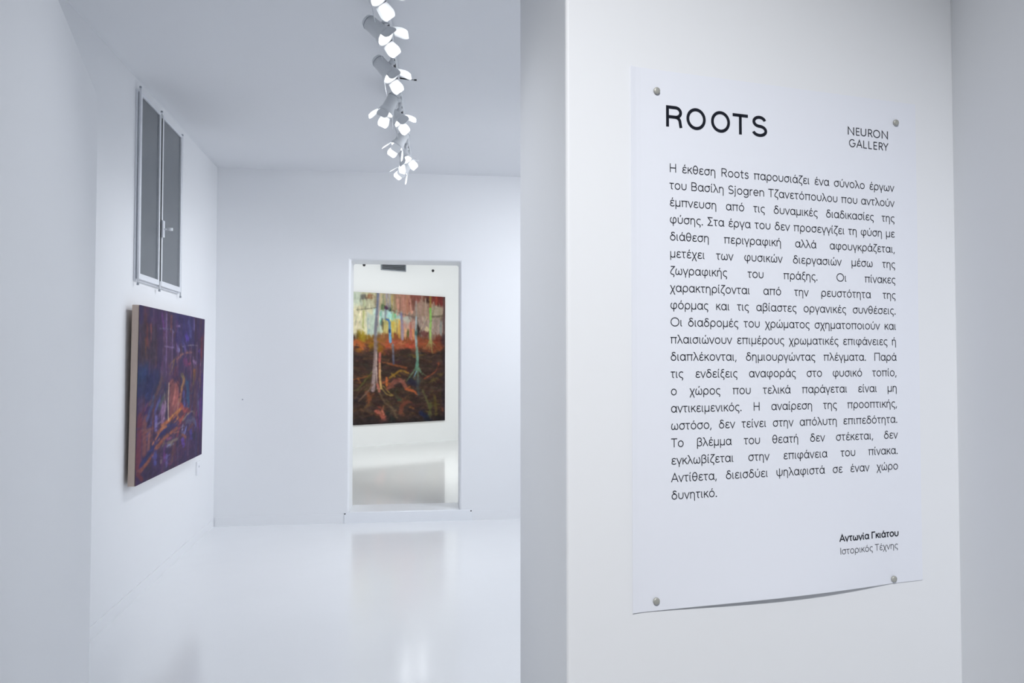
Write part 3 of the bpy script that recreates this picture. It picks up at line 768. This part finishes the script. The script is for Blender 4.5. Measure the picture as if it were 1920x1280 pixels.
def paint_purple():
    c = Canvas(170, 250, (58, 40, 74))
    cols = [(66, 40, 92), (52, 44, 88), (84, 46, 76), (74, 52, 62), (44, 40, 72), (92, 60, 88), (60, 36, 56), (70, 60, 104), (88, 48, 56), (40, 46, 84), (96, 70, 98)]
    for _ in range(230):
        u, v = rng.random(), rng.random() * 1.1 - .05
        L = .04 + .12 * rng.random()
        c.stroke([(u, v - L), (u + rng.normal(0, .012), v + L)], .006 + .014 * rng.random(), cols[rng.integers(len(cols))], alpha=.7)
    c.rect(-.1, .1, .22, .34, (58, 48, 52), alpha=.6); c.rect(-.1, .36, .26, .52, (34, 42, 84), alpha=.85); c.rect(.0, .33, .1, .42, (38, 66, 104), alpha=.6); c.rect(.5, -.1, .8, .2, (52, 44, 100), alpha=.7); c.rect(.3, .14, .45, .42, (94, 64, 92), alpha=.6)
    for pts, w, col in (([(.1, .1), (.1, .22)], .014, (112, 56, 52)), ([(.14, .06), (.15, .2)], .008, (122, 62, 66)), ([(.08, .18), (.09, .3)], .010, (100, 62, 40)), ([(.35, .02), (.36, .4)], .010, (126, 98, 140)),
            ([(.42, .03), (.42, .12)], .022, (106, 60, 62)), ([(.28, .02), (.32, .12)], .016, (110, 60, 126)), ([(.26, .115), (.42, .11), (.46, .13)], .007, (122, 118, 150)), ([(.5, .085), (.55, .08)], .011, (142, 118, 160)),
            ([(.33, .22), (.46, .225)], .006, (160, 138, 176)), ([(.6, .215), (.75, .2), (.88, .2)], .005, (168, 164, 156)), ([(.52, .22), (.54, .24)], .026, (130, 122, 176)), ([(.64, .22), (.65, .24)], .020, (104, 92, 186)),
            ([(.66, .14), (.7, .16)], .024, (88, 64, 168)), ([(.9, .24), (.92, .25)], .022, (102, 66, 168)), ([(.7, .04), (.74, .14)], .022, (76, 78, 128)), ([(.8, .02), (.8, .1)], .014, (108, 98, 148)),
            ([(.52, .3), (.62, .26), (.76, .25)], .012, (150, 98, 84)), ([(.42, .33), (.52, .28)], .009, (132, 96, 66)), ([(.64, .31), (.68, .33)], .036, (112, 52, 92)), ([(.8, .31), (.84, .32)], .022, (152, 118, 158)), ([(.72, .33), (.75, .325)], .012, (160, 60, 90)),
            ([(.95, .14), (.95, .3)], .022, (112, 46, 52)), ([(.94, .3), (.93, .5)], .012, (116, 78, 92)), ([(.82, .38), (.83, .44)], .030, (154, 90, 48)), ([(.82, .41), (.8, .5)], .018, (96, 76, 44)), ([(.5, .36), (.5, .4)], .03, (96, 50, 62)),
            ([(.4, .4), (.45, .36), (.48, .3)], .010, (120, 92, 58)), ([(.6, .4), (.64, .44), (.6, .5)], .024, (128, 112, 66)), ([(.64, .43), (.6, .52), (.58, .58)], .018, (172, 112, 74)), ([(.7, .46), (.72, .58), (.73, .66)], .028, (40, 82, 116)), ([(.64, .52), (.66, .64)], .022, (78, 74, 132)),
            ([(.3, .42), (.24, .5), (.16, .56)], .024, (104, 72, 66)), ([(.2, .52), (.16, .6), (.08, .7)], .020, (72, 84, 124)), ([(.28, .54), (.2, .64), (.12, .76)], .018, (84, 88, 146)), ([(.34, .52), (.28, .6)], .020, (70, 84, 80)), ([(.38, .5), (.32, .64)], .014, (74, 66, 66)),
            ([(.45, .45), (.46, .52), (.46, .64)], .046, (146, 82, 74)), ([(.52, .46), (.53, .62)], .040, (168, 92, 82)), ([(.5, .5), (.48, .58)], .018, (190, 112, 100)), ([(.56, .56), (.54, .66)], .012, (180, 128, 108)), ([(.42, .47), (.5, .435), (.6, .52)], .008, (70, 38, 44)),
            ([(.32, .58), (.33, .7)], .026, (146, 106, 146)), ([(.36, .56), (.35, .68)], .010, (186, 150, 176)), ([(.24, .64), (.24, .72)], .022, (130, 122, 186)), ([(.2, .6), (.19, .78)], .014, (116, 60, 56)), ([(.04, .62), (.03, .9)], .034, (122, 50, 62)), ([(.1, .66), (.1, .84)], .030, (132, 76, 72)), ([(.16, .7), (.15, .82)], .020, (150, 96, 86)),
            ([(.28, .74), (.36, .70), (.48, .67), (.62, .62)], .024, (194, 108, 52)), ([(.42, .68), (.5, .65), (.58, .63)], .011, (226, 148, 60)), ([(.36, .72), (.46, .73), (.56, .68)], .014, (206, 128, 62)), ([(.6, .6), (.66, .66), (.56, .72)], .024, (176, 78, 56)), ([(.68, .64), (.74, .66)], .030, (148, 62, 58)),
            ([(.06, .9), (.16, .85), (.28, .77), (.4, .735), (.56, .715)], .022, (36, 42, 98)), ([(.06, .93), (.18, .88), (.3, .81), (.42, .775), (.54, .75)], .020, (172, 94, 60)), ([(.2, .8), (.3, .74), (.38, .71)], .012, (196, 116, 76)), ([(.6, .72), (.55, .8)], .018, (146, 62, 76)),
            ([(.64, .71), (.72, .675), (.8, .665), (.86, .69)], .011, (164, 140, 112)), ([(.7, .73), (.8, .72), (.88, .76)], .030, (92, 88, 110)), ([(.74, .78), (.8, .76)], .024, (128, 78, 72)), ([(.64, .74), (.63, .77)], .012, (190, 186, 214)), ([(.7, .76), (.66, .82)], .012, (110, 124, 190)), ([(.86, .74), (.9, .8)], .012, (82, 92, 158)),
            ([(.34, .83), (.44, .83), (.56, .82)], .018, (132, 116, 104)), ([(.38, .84), (.5, .845)], .010, (126, 132, 168)), ([(.4, .8), (.46, .8)], .016, (160, 82, 120)), ([(.24, .86), (.24, .92)], .024, (80, 84, 160)), ([(.36, .87), (.37, .93)], .016, (120, 56, 130)), ([(.64, .84), (.66, .88)], .028, (96, 64, 160)), ([(.78, .8), (.8, .85)], .024, (72, 62, 140)),
            ([(.5, .86), (.48, .95)], .022, (104, 64, 62)), ([(.62, .8), (.7, .83)], .014, (150, 86, 60)), ([(.4, .9), (.4, .98)], .014, (110, 98, 158)), ([(.32, .9), (.32, .93)], .014, (148, 128, 122)), ([(.82, .84), (.88, .83)], .030, (40, 34, 58)), ([(.94, .6), (.95, .8)], .03, (84, 42, 110)), ([(.9, .55), (.91, .7)], .018, (84, 78, 110)), ([(.84, .5), (.85, .7)], .02, (84, 56, 66)), ([(.98, .4), (.98, .75)], .012, (66, 36, 118)), ([(.88, .68), (.9, .78)], .014, (120, 44, 96)), ([(.12, .95), (.2, .97)], .05, (50, 34, 66))):
        c.stroke(pts, w, col, alpha=.9)
    c.impasto(1800, lambda u, v, r: math.pi / 2 + r.normal(0, .15) if (v < .45 or u > .8) else (math.pi / 2 + .5 + r.normal(0, .25) if v < .66 else r.normal(-.35, .5)), .028, .007, .12, 11, .009)
    c.stroke([(.405, .45), (.402, .58), (.41, .685)], .008, (214, 186, 150)); c.stroke([(.345, .5), (.35, .56)], .005, (190, 160, 140), alpha=.6); c.stroke([(.755, .2), (.76, .48)], .005, (126, 104, 124), alpha=.8); c.stroke([(.44, .12), (.445, .36)], .006, (136, 116, 160), alpha=.7)
    c.stroke([(.03, .94), (.08, .98)], .02, (110, 46, 56))
    c.blend(np.full((c.h, c.w), .16), (58, 44, 74))
    c.soften(2)
    return c
def srgb_lin(a):
    a = np.clip(a, 0, 255) / 255.0
    return np.where(a <= 0.04045, a / 12.92, ((a + 0.055) / 1.055) ** 2.4)
def paint_material(name, gain):
    m = bpy.data.materials.new(name); m.use_nodes = True
    nt = m.node_tree; b = nt.nodes['Principled BSDF']
    at = nt.nodes.new('ShaderNodeAttribute'); at.attribute_name = 'paint'
    mx = nt.nodes.new('ShaderNodeMix'); mx.data_type = 'RGBA'; mx.blend_type = 'MULTIPLY'
    mx.inputs['Factor'].default_value = 1
    mx.inputs['B'].default_value = (gain, gain, gain, 1)
    nt.links.new(at.outputs['Color'], mx.inputs['A'])
    nt.links.new(mx.outputs['Result'], b.inputs['Base Color'])
    b.inputs['Roughness'].default_value = 0.6
    b.inputs['Specular IOR Level'].default_value = 0.15
    n = nt.nodes.new('ShaderNodeTexNoise'); n.inputs['Scale'].default_value = 60
    bp = nt.nodes.new('ShaderNodeBump'); bp.inputs['Distance'].default_value = 0.001; bp.inputs['Strength'].default_value = 0.3
    nt.links.new(n.outputs['Fac'], bp.inputs['Height']); nt.links.new(bp.outputs['Normal'], b.inputs['Normal'])
    return m
def painting(label, M, w, h, t, canvas, gain):
    """local x along the picture, y out of the wall, z up; the root sits at the lower edge, back plane y = 0"""
    root = empty('painting', M, label, 'painting')
    bm = bmesh.new()
    add_box(bm, (0, 0.0, 0), (w, t - 0.002, h))
    bevel(from_bm('stretched_canvas_edge', bm, M_CANVAS, root), 0.003, 2)
    nx, ny = canvas.w, canvas.h
    xs = np.linspace(0, w, nx + 1); zs = np.linspace(h, 0, ny + 1)
    XX, ZZ = np.meshgrid(xs, zs)
    V = np.stack([XX, np.full_like(XX, t), ZZ], -1).reshape(-1, 3)
    idx = np.arange((nx + 1) * (ny + 1)).reshape(ny + 1, nx + 1)
    Fq = np.stack([idx[:-1, :-1], idx[:-1, 1:], idx[1:, 1:], idx[1:, :-1]], -1).reshape(-1, 4)
    me = bpy.data.meshes.new('painted_surface')
    me.from_pydata(V.tolist(), [], Fq.tolist())
    at = me.color_attributes.new('paint', 'FLOAT_COLOR', 'CORNER')
    # colour at the corners: average of the cells round each grid point
    a = srgb_lin(canvas.a)
    p = np.pad(a, ((1, 1), (1, 1), (0, 0)), mode='edge')
    pt = (p[:-1, :-1] + p[1:, :-1] + p[:-1, 1:] + p[1:, 1:]) / 4
    rgba = np.ones(((nx + 1) * (ny + 1), 4)); rgba[:, :3] = pt.reshape(-1, 3)
    at.data.foreach_set('color', rgba[Fq.reshape(-1)].reshape(-1))
    link('painted_surface', me, paint_material(label[:20].replace(' ', '_'), gain), root)
    # rim of paint running over the edge
    return root
def oriented(wall, p_left_bottom, xdir, tilt=0.0):
    m = Matrix.Identity(4)
    x = Vector(xdir).normalized(); y = wall.n.copy(); z = Vector((0, 0, 1))
    for i in range(3):
        m[i][0] = x[i]; m[i][1] = y[i]; m[i][2] = z[i]; m[i][3] = p_left_bottom[i]
    return m @ Matrix.Rotation(-tilt, 4, 'X')
# picture in the back room
t_c = 0.035
a = FAR.hit(663.0, 547, t_c + 0.01); b = FAR.hit(834.5, 671, t_c + 0.01)
w = (b - a).dot(FAR.d); z1 = FAR.hit(663, 546.5, t_c + .01).z; z0 = FAR.hit(663, 797, t_c + .01).z
lb = Vector((a.x, a.y, z0)) - FAR.n * t_c
m = Matrix.Identity(4)
for i in range(3):
    m[i][0] = FAR.d[i]; m[i][1] = FAR.n[i]; m[i][2] = (0, 0, 1)[i]; m[i][3] = lb[i]
painting('large unframed painting of tree trunks and orange roots seen through the doorway', m, w, z1 - z0, t_c, paint_forest(), 1.0)
# picture on the left wall (local x runs towards the back wall = to the right when you face it)
t_c = 0.042; gap_l = 0.02
tl = LEFT.hit(259.5, 571, t_c + gap_l + 0.008); tr = LEFT.hit(382.5, 597, t_c + gap_l + 0.008)
bl = LEFT.hit(254.0, 911, t_c + gap_l); 
w = (tl - tr).length
w = abs((tl - tr).dot(LEFT.d))
lb = Vector((bl.x, bl.y, bl.z)) - LEFT.n * t_c
lb = Vector((tl.x, tl.y, bl.z)) - LEFT.n * (t_c + 0.006)
m = oriented(LEFT, lb, -LEFT.d, tilt=0.011)
painting('purple and orange abstract painting on the left wall below the window', m, w, tl.z - bl.z, t_c, paint_purple(), 0.9)

# ------------------------------------------------------------------ window high on the left wall
win = empty('window_1', LEFT.matrix(0, 0), 'tall narrow two-sash window with grey panes high on the left wall', 'window', kind='structure')
winv = win.matrix_world.inverted()
def wl(px, py, off=0.03):
    s, z = LEFT.sz(px, py, off); return s, z
sA = LEFT.sz(260.5, 345, 0.022)[0]; sB = LEFT.sz(341.0, 390, 0.03)[0]; sM = LEFT.sz(302.5, 375, 0.03)[0]
zW1 = LEFT.sz(266, 172, 0.03)[1]; zW0 = LEFT.sz(253, 520, 0.03)[1]
zW1 = min(zW1, CEIL - 0.03)
def lbox(bm, s0, s1, o0, o1, z0, z1):
    """box on the left wall: s range, offset range, z range"""
    vs = []
    for s in (s0, s1):
        for o_ in (o0, o1):
            for z in (z0, z1):
                vs.append(bm.verts.new(winv @ LEFT.at(s, z, o_)))
    for f in ((0, 1, 3, 2), (4, 6, 7, 5), (0, 4, 5, 1), (2, 3, 7, 6), (0, 2, 6, 4), (1, 5, 7, 3)):
        bm.faces.new([vs[i] for i in f])
# fixed frame behind the sashes: a near-black strip stands for the shade between them
bm = bmesh.new(); lbox(bm, sA + 0.012, sB - 0.012, 0.001, 0.012, zW0 - 0.012, zW1 + 0.012)
from_bm('window_frame', bm, M_FRAME, win)
bm = bmesh.new(); lbox(bm, sM + 0.017, sM - 0.017, 0.012, 0.0285, zW0 + .002, zW1 - .002)
from_bm('gap_shade_strip', bm, M_DARK, win)['label'] = 'black strip standing for the shade between the two sashes'
for k, (a0, a1) in enumerate(((sA, sM + 0.018), (sM - 0.018, sB))):
    # a0 > a1 (s grows towards the camera)
    st = 0.024
    bm = bmesh.new()
    lbox(bm, a0, a0 - st, 0.012, 0.030, zW0, zW1)
    lbox(bm, a1 + st, a1, 0.012, 0.030, zW0, zW1)
    lbox(bm, a0 - st, a1 + st, 0.012, 0.030, zW1 - 0.022, zW1)
    lbox(bm, a0 - st, a1 + st, 0.012, 0.030, zW0, zW0 + 0.036)
    sash = bevel(from_bm('sash', bm, M_FRAME, win), 0.002, 2)
    bm = bmesh.new(); lbox(bm, a0 - st + .002, a1 + st - .002, 0.014, 0.020, zW0 + 0.034, zW1 - 0.020)
    from_bm('pane', bm, M_GLASS, sash)
for s, top, bot in ((sA + 0.006, 0.03, 0.03), (sM, 0.02, 0.03), (sB - 0.006, 0.012, 0.03)):
    bm = bmesh.new()
    zt_ = min(zW1 + top, CEIL - .004)
    if s == sM:
        add_rod(bm, winv @ LEFT.at(s, zW0 - bot, 0.026), winv @ LEFT.at(s, zW0 + 0.03, 0.026), 0.006)
        add_rod(bm, winv @ LEFT.at(s, zt_ - 0.05, 0.026), winv @ LEFT.at(s, zt_, 0.026), 0.006)
    else:
        add_rod(bm, winv @ LEFT.at(s, zW0 - bot, 0.026), winv @ LEFT.at(s, zt_, 0.026), 0.006)
    from_bm('hinge_rod', bm, M_FRAME, win, smooth=True)
    bm = bmesh.new()
    add_rod(bm, winv @ LEFT.at(s, zW0 - bot - 0.010, 0.026), winv @ LEFT.at(s, zW0 - bot + 0.004, 0.026), 0.0075)
    add_rod(bm, winv @ LEFT.at(s, min(zW1 + top, CEIL - .004) - 0.010, 0.026), winv @ LEFT.at(s, min(zW1 + top, CEIL - .004), 0.026), 0.0075)
    from_bm('rod_end', bm, M_GRILLE, win, smooth=True)['label'] = 'grey rod end caps'
zh = LEFT.sz(305, 427, 0.05)[1]
bm = bmesh.new(); lbox(bm, sM - 0.001, sM - 0.035, 0.030, 0.046, zh - 0.058, zh + 0.058)
hp = bevel(from_bm('handle_plate', bm, M_FRAME, win), 0.004, 2)
bm = bmesh.new()
add_rod(bm, winv @ LEFT.at(sM - 0.018, zh, 0.044), winv @ LEFT.at(sM - 0.018, zh, 0.066), 0.006)
add_rod(bm, winv @ LEFT.at(sM - 0.018, zh, 0.066), winv @ LEFT.at(sM - 0.024, zh, 0.100), 0.011)
from_bm('handle_knob', bm, M_TRIM, hp, smooth=True)

# ------------------------------------------------------------------ ceiling track and its spotlights
T0 = Vector((-0.637, 3.63, 0)); T1 = Vector((-0.881, 6.12, 0))
tdir = (T1 - T0).normalized(); tnor = Vector((tdir.y, -tdir.x, 0))
def track_at(y): return T0 + (T1 - T0) * ((y - T0.y) / (T1.y - T0.y))
ta, tb = track_at(2.1), track_at(6.2)
mid = (ta + tb) / 2
TM = Matrix.Identity(4)
for i in range(3):
    TM[i][0] = tnor[i]; TM[i][1] = tdir[i]; TM[i][2] = (0, 0, 1)[i]; TM[i][3] = (mid.x, mid.y, CEIL)[i]
track = empty('lighting_track', TM, 'long light grey lighting track running along the ceiling', 'lighting track')
HL = (tb - ta).length / 2
bm = bmesh.new(); add_box(bm, (-0.018, -HL, -0.034), (0.018, HL, -0.0005))
bevel(from_bm('rail', bm, M_LAMP, track), 0.003, 2)
bm = bmesh.new(); add_box(bm, (-0.007, -HL + 0.02, -0.0352), (0.007, HL - 0.02, -0.030))
from_bm('slot', bm, M_SLOT, track)['label'] = 'dark groove in the underside of the track'
bm = bmesh.new(); add_box(bm, (-0.021, HL - 0.01, -0.037), (0.021, HL + 0.03, -0.0005))
bevel(from_bm('end_cap', bm, M_LAMP, track), 0.003, 2)
yk = 4.42; lk = (track_at(yk) - mid).dot(tdir)
bm = bmesh.new(); add_rod(bm, (0.016, lk, -0.024), (0.075, lk + .004, -0.030), 0.0045); add_rod(bm, (0.075, lk + .004, -0.030), (0.112, lk + .004, -0.031), 0.002); add_rod(bm, (0.106, lk + .004, -0.031), (0.122, lk + .004, -0.031), 0.005)
from_bm('cable_tie', bm, M_BLACK, track, smooth=True)['label'] = 'short black rod sticking out of the track'

def door_mesh(side):
    """one barn door: hinged at z = 0, opens along -z; trapezium with clipped corners"""
    wi, wo, L, t = (0.034, 0.043, 0.076, 0.0016) if side % 2 == 0 else (0.030, 0.036, 0.070, 0.0016)
    pts = [(-wi, 0), (wi, 0), (wo * .97, -L * .45), (wo, -L * .62), (wo * .94, -L * .78), (wo * .80, -L * .92), (wo * .62, -L), (-wo * .62, -L), (-wo * .80, -L * .92), (-wo * .94, -L * .78), (-wo, -L * .62), (-wo * .97, -L * .45)]
    bm = bmesh.new()
    f = [bm.verts.new((x, -t / 2, z)) for x, z in pts]; g = [bm.verts.new((x, t / 2, z)) for x, z in pts]
    bm.faces.new(f); bm.faces.new(g[::-1])
    for i in range(len(pts)):
        j = (i + 1) % len(pts)
        bm.faces.new((f[i], f[j], g[j], g[i]))
    bmesh.ops.recalc_face_normals(bm, faces=bm.faces)
    me = bpy.data.meshes.new('barn_door'); bm.to_mesh(me); bm.free(); me.materials.append(M_LAMP)
    return me
DOORS = [door_mesh(0), door_mesh(1)]
def shared(name, fn, m, smooth=True):
    bm = bmesh.new(); fn(bm)
    bmesh.ops.recalc_face_normals(bm, faces=bm.faces)
    me = bpy.data.meshes.new(name); bm.to_mesh(me); bm.free(); me.materials.append(m)
    if smooth:
        for p in me.polygons: p.use_smooth = True
    return me
def body_fn(bm):
    # open can: outer skin then back inside to the reflector
    prof = [(0.004, 0.072), (0.020, 0.069), (0.031, 0.061), (0.035, 0.050), (0.035, 0.044), (0.0375, 0.042), (0.0375, 0.0), (0.039, -0.002), (0.040, -0.040), (0.049, -0.062), (0.052, -0.066), (0.052, -0.078),
            (0.048, -0.078), (0.047, -0.064), (0.038, -0.050), (0.036, -0.046)]
    add_lathe(bm, prof, 32)
ME_BODY = shared('body', body_fn, M_LAMP)
ME_LENS = shared('lens', lambda bm: add_lathe(bm, [(0.035, -0.0462), (0.034, -0.048), (0.02, -0.052), (0.004, -0.053)], 24), M_LENS)
ME_LENS_DIM = shared('lens', lambda bm: add_lathe(bm, [(0.035, -0.0462), (0.034, -0.048), (0.02, -0.052), (0.004, -0.053)], 24), M_LENS_DIM)
ME_RING = shared('vent_ring', lambda bm: add_lathe(bm, [(0.0345, 0.0405), (0.0382, 0.0410), (0.0382, 0.0440), (0.0345, 0.0445)], 32), M_GRILLE)
ME_ADAPT = shared('track_adapter', lambda bm: add_box(bm, (-0.017, -0.055, -0.060), (0.017, 0.055, -0.0356)), M_LAMP, False)
def stem_fn(bm):
    add_lathe(bm, [(0.011, 0), (0.011, 0.045)], 16, Matrix.Translation((0, 0, -0.105)))
    add_lathe(bm, [(0.016, 0), (0.018, 0.004), (0.018, 0.012), (0.016, 0.016)], 16, Matrix.Translation((0, 0, -0.112)))
ME_STEM = shared('stem', stem_fn, M_LAMP)
def spotlight(y, aim, label, doors=(28, 24, 28, 24), roll=0.0, drop=0.150, power=SPOT_POWER, where=None, ceil=CEIL, side=-0.02, back=0.03):
    p = track_at(y) if where is None else Vector(where)
    R = Matrix.Identity(4)
    for i in range(3):
        R[i][0] = tnor[i]; R[i][1] = tdir[i]; R[i][3] = (p.x, p.y, ceil)[i]
    root = empty('track_spotlight', R, label, 'spotlight', 'spotlights on the ceiling track')
    link('track_adapter', ME_ADAPT, None, root); link('stem', ME_STEM, None, root)
    body = link('body', ME_BODY, None, root)
    d = Vector(aim).normalized()
    q = d.to_track_quat('-Z', 'Y').to_matrix().to_4x4() @ Matrix.Rotation(roll, 4, 'Z')
    c = Vector((p.x, p.y, ceil - drop)) - d * back + tnor * side
    bm = bmesh.new()
    piv = R.inverted() @ (c - d * 0.005)
    add_rod(bm, (0, 0, -0.098), piv, 0.007)
    from_bm('bracket', bm, M_LAMP, root, smooth=True)
    body.matrix_parent_inverse = Matrix.Identity(4)
    body.matrix_basis = R.inverted() @ Matrix.Translation(c) @ q
    link('lens', ME_LENS if where is None else ME_LENS_DIM, None, body); link('vent_ring', ME_RING, None, body)
    for k in range(4):
        dm = link('barn_door', DOORS[k % 2], None, body)
        dm.matrix_basis = Matrix.Rotation(k * math.pi / 2, 4, 'Z') @ Matrix.Translation((0, 0.0505, -0.079)) @ Matrix.Rotation(math.radians(doors[k]), 4, 'X')
    l = bpy.data.lights.new('bulb', 'SPOT'); l.energy = power; l.color = LAMP_WHITE
    l.spot_size = math.radians(118); l.spot_blend = 0.9; l.shadow_soft_size = 0.03
    lo = bpy.data.objects.new('bulb', l); COL.objects.link(lo); lo.parent = body; lo.location = (0, 0, -0.06)
    return root
spotlight(3.12, (0.66, -0.10, -0.72), 'spotlight cut by the top edge of the photo, nearest on the track', (32, 26, 28, 26), .3, power=8, side=-0.025)
spotlight(3.52, (0.70, -0.16, -0.66), 'second spotlight down the track, turned right with wide bright doors', (30, 22, 32, 26), .35, power=12, side=-0.03)
spotlight(4.00, (0.62, -0.12, -0.74), 'third spotlight down the track, beside the short black rod', (28, 22, 30, 26), .3, power=17, side=-0.032)
spotlight(4.58, (-0.38, -0.12, -0.84), 'spotlight turned left towards the purple painting, fourth down the track', (26, 28, 24, 22), -.2, side=-0.06)
spotlight(4.76, (0.74, -0.02, -0.66), 'spotlight turned right beside the left-facing fourth one', (22, 24, 30, 26), .2, side=-0.035)
spotlight(5.30, (-0.45, -0.12, -0.80), 'sixth spotlight down the track, tipped down to the left', (24, 24, 28, 22), .1, side=-0.03)
spotlight(5.66, (0.40, -0.20, -0.82), 'spotlight tipped down to the right just before the end of the track', (28, 24, 30, 26), -.1)
spotlight(5.98, (-0.55, -0.10, -0.76), 'last spotlight at the far end of the track, lowest in the photo', (22, 26, 28, 26), .2, drop=0.155)

# spotlights over the picture in the back room (seen mirrored in the hall floor)
for k, (x, y, label) in enumerate(((-1.58, 10.95, 'left back room spotlight, seen only as a glint in the hall floor'), (-1.36, 11.15, 'right back room spotlight, seen only as a glint in the hall floor'))):
    spotlight(0, (0.25, -0.35, -0.85), label, where=(x, y, 0), ceil=CEIL + 0.06, power=5)

# ------------------------------------------------------------------ small fittings
# grille above the far picture
s0_, zt_ = FAR.sz(714, 478); s1_, _ = FAR.sz(760.5, 498); _, zb_ = FAR.sz(714, 506)
gw, gh = s1_ - s0_, zt_ - zb_
gm = Matrix.Identity(4)
for i in range(3):
    gm[i][0] = FAR.d[i]; gm[i][1] = FAR.n[i]; gm[i][2] = (0, 0, 1)[i]; gm[i][3] = FAR.at(s0_, zb_, 0.001)[i]
grille = empty('ventilation_grille', gm, 'grey slatted ventilation grille on the far wall above the tree painting', 'vent')
bm = bmesh.new()
add_box(bm, (0, 0, 0), (gw, 0.004, gh))
from_bm('backing', bm, M_SLOT, grille)
bm = bmesh.new()
f_ = 0.012
for lo, hi in (((0, 0, 0), (gw, .022, f_)), ((0, 0, gh - f_), (gw, .022, gh)), ((0, 0, f_), (f_, .022, gh - f_)), ((gw - f_, 0, f_), (gw, .022, gh - f_))):
    add_box(bm, lo, hi)
from_bm('frame', bm, M_GRILLE, grille)
for k in range(9):
    z = f_ + (gh - 2 * f_) * (k + .5) / 9
    bm = bmesh.new()
    add_box(bm, (f_, -0.009, -0.0014), (gw - f_, 0.009, 0.0014), Matrix.Translation((0, 0.012, z)) @ Matrix.Rotation(math.radians(-35), 4, 'X'))
    from_bm('slat', bm, M_GRILLE, grille)
# two dark round fittings either side of the grille
for px, py, where in ((682.5, 496.5, 'left'), (811.5, 507.5, 'right')):
    s, z = FAR.sz(px, py)
    fm = gm.copy()
    for i in range(3): fm[i][3] = FAR.at(s, z, 0.001)[i]
    k_ = empty('wall_fitting', fm, 'small round black fitting on the far wall %s of the grille' % where, 'wall fitting', 'black fittings on the far wall')
    bm = bmesh.new(); add_lathe(bm, [(0.024, 0), (0.024, 0.006), (0.020, 0.008)], 20, Matrix.Rotation(-math.pi / 2, 4, 'X'))
    from_bm('rosette', bm, M_BLACK, k_, smooth=False)
    bm = bmesh.new(); add_lathe(bm, [(0.012, 0.007), (0.018, 0.014), (0.018, 0.022), (0.010, 0.030)], 20, Matrix.Rotation(-math.pi / 2, 4, 'X'))
    from_bm('knob', bm, M_BLACK, k_, smooth=True)
# nail left in the back wall
s, z = BACK.sz(455.5, 748.5)
bm = bmesh.new()
nm_ = BACK.matrix(s, z, 0.0)
add_lathe(bm, [(0.003, 0), (0.003, 0.014), (0.006, 0.0145), (0.006, 0.017)], 12, Matrix.Rotation(-math.pi / 2, 4, 'X'))
o = from_bm('wall_nail', bm, M_GRILLE)
o.matrix_world = nm_
tag(o, 'tiny grey nail left in the empty back wall', 'nail')
# label card on the left wall
s, z = LEFT.sz(372.5, 876.5, 0.01)
cm = LEFT.matrix(s, z, 0.0005)
card = empty('wall_label', cm, 'small white wall label beside the lower right corner of the purple painting', 'label')
bm = bmesh.new(); add_box(bm, (-0.055, 0, -0.055), (0.055, 0.012, 0.055))
bevel(from_bm('card', bm, M_CARD, card), 0.002, 2)
bm = bmesh.new(); add_box(bm, (-0.006, 0.0121, -0.006), (0.006, 0.0135, 0.010), Matrix.Translation((0.0, 0, 0.008)))
from_bm('button', bm, M_GRILLE, card)['label'] = 'small grey mark on the label'
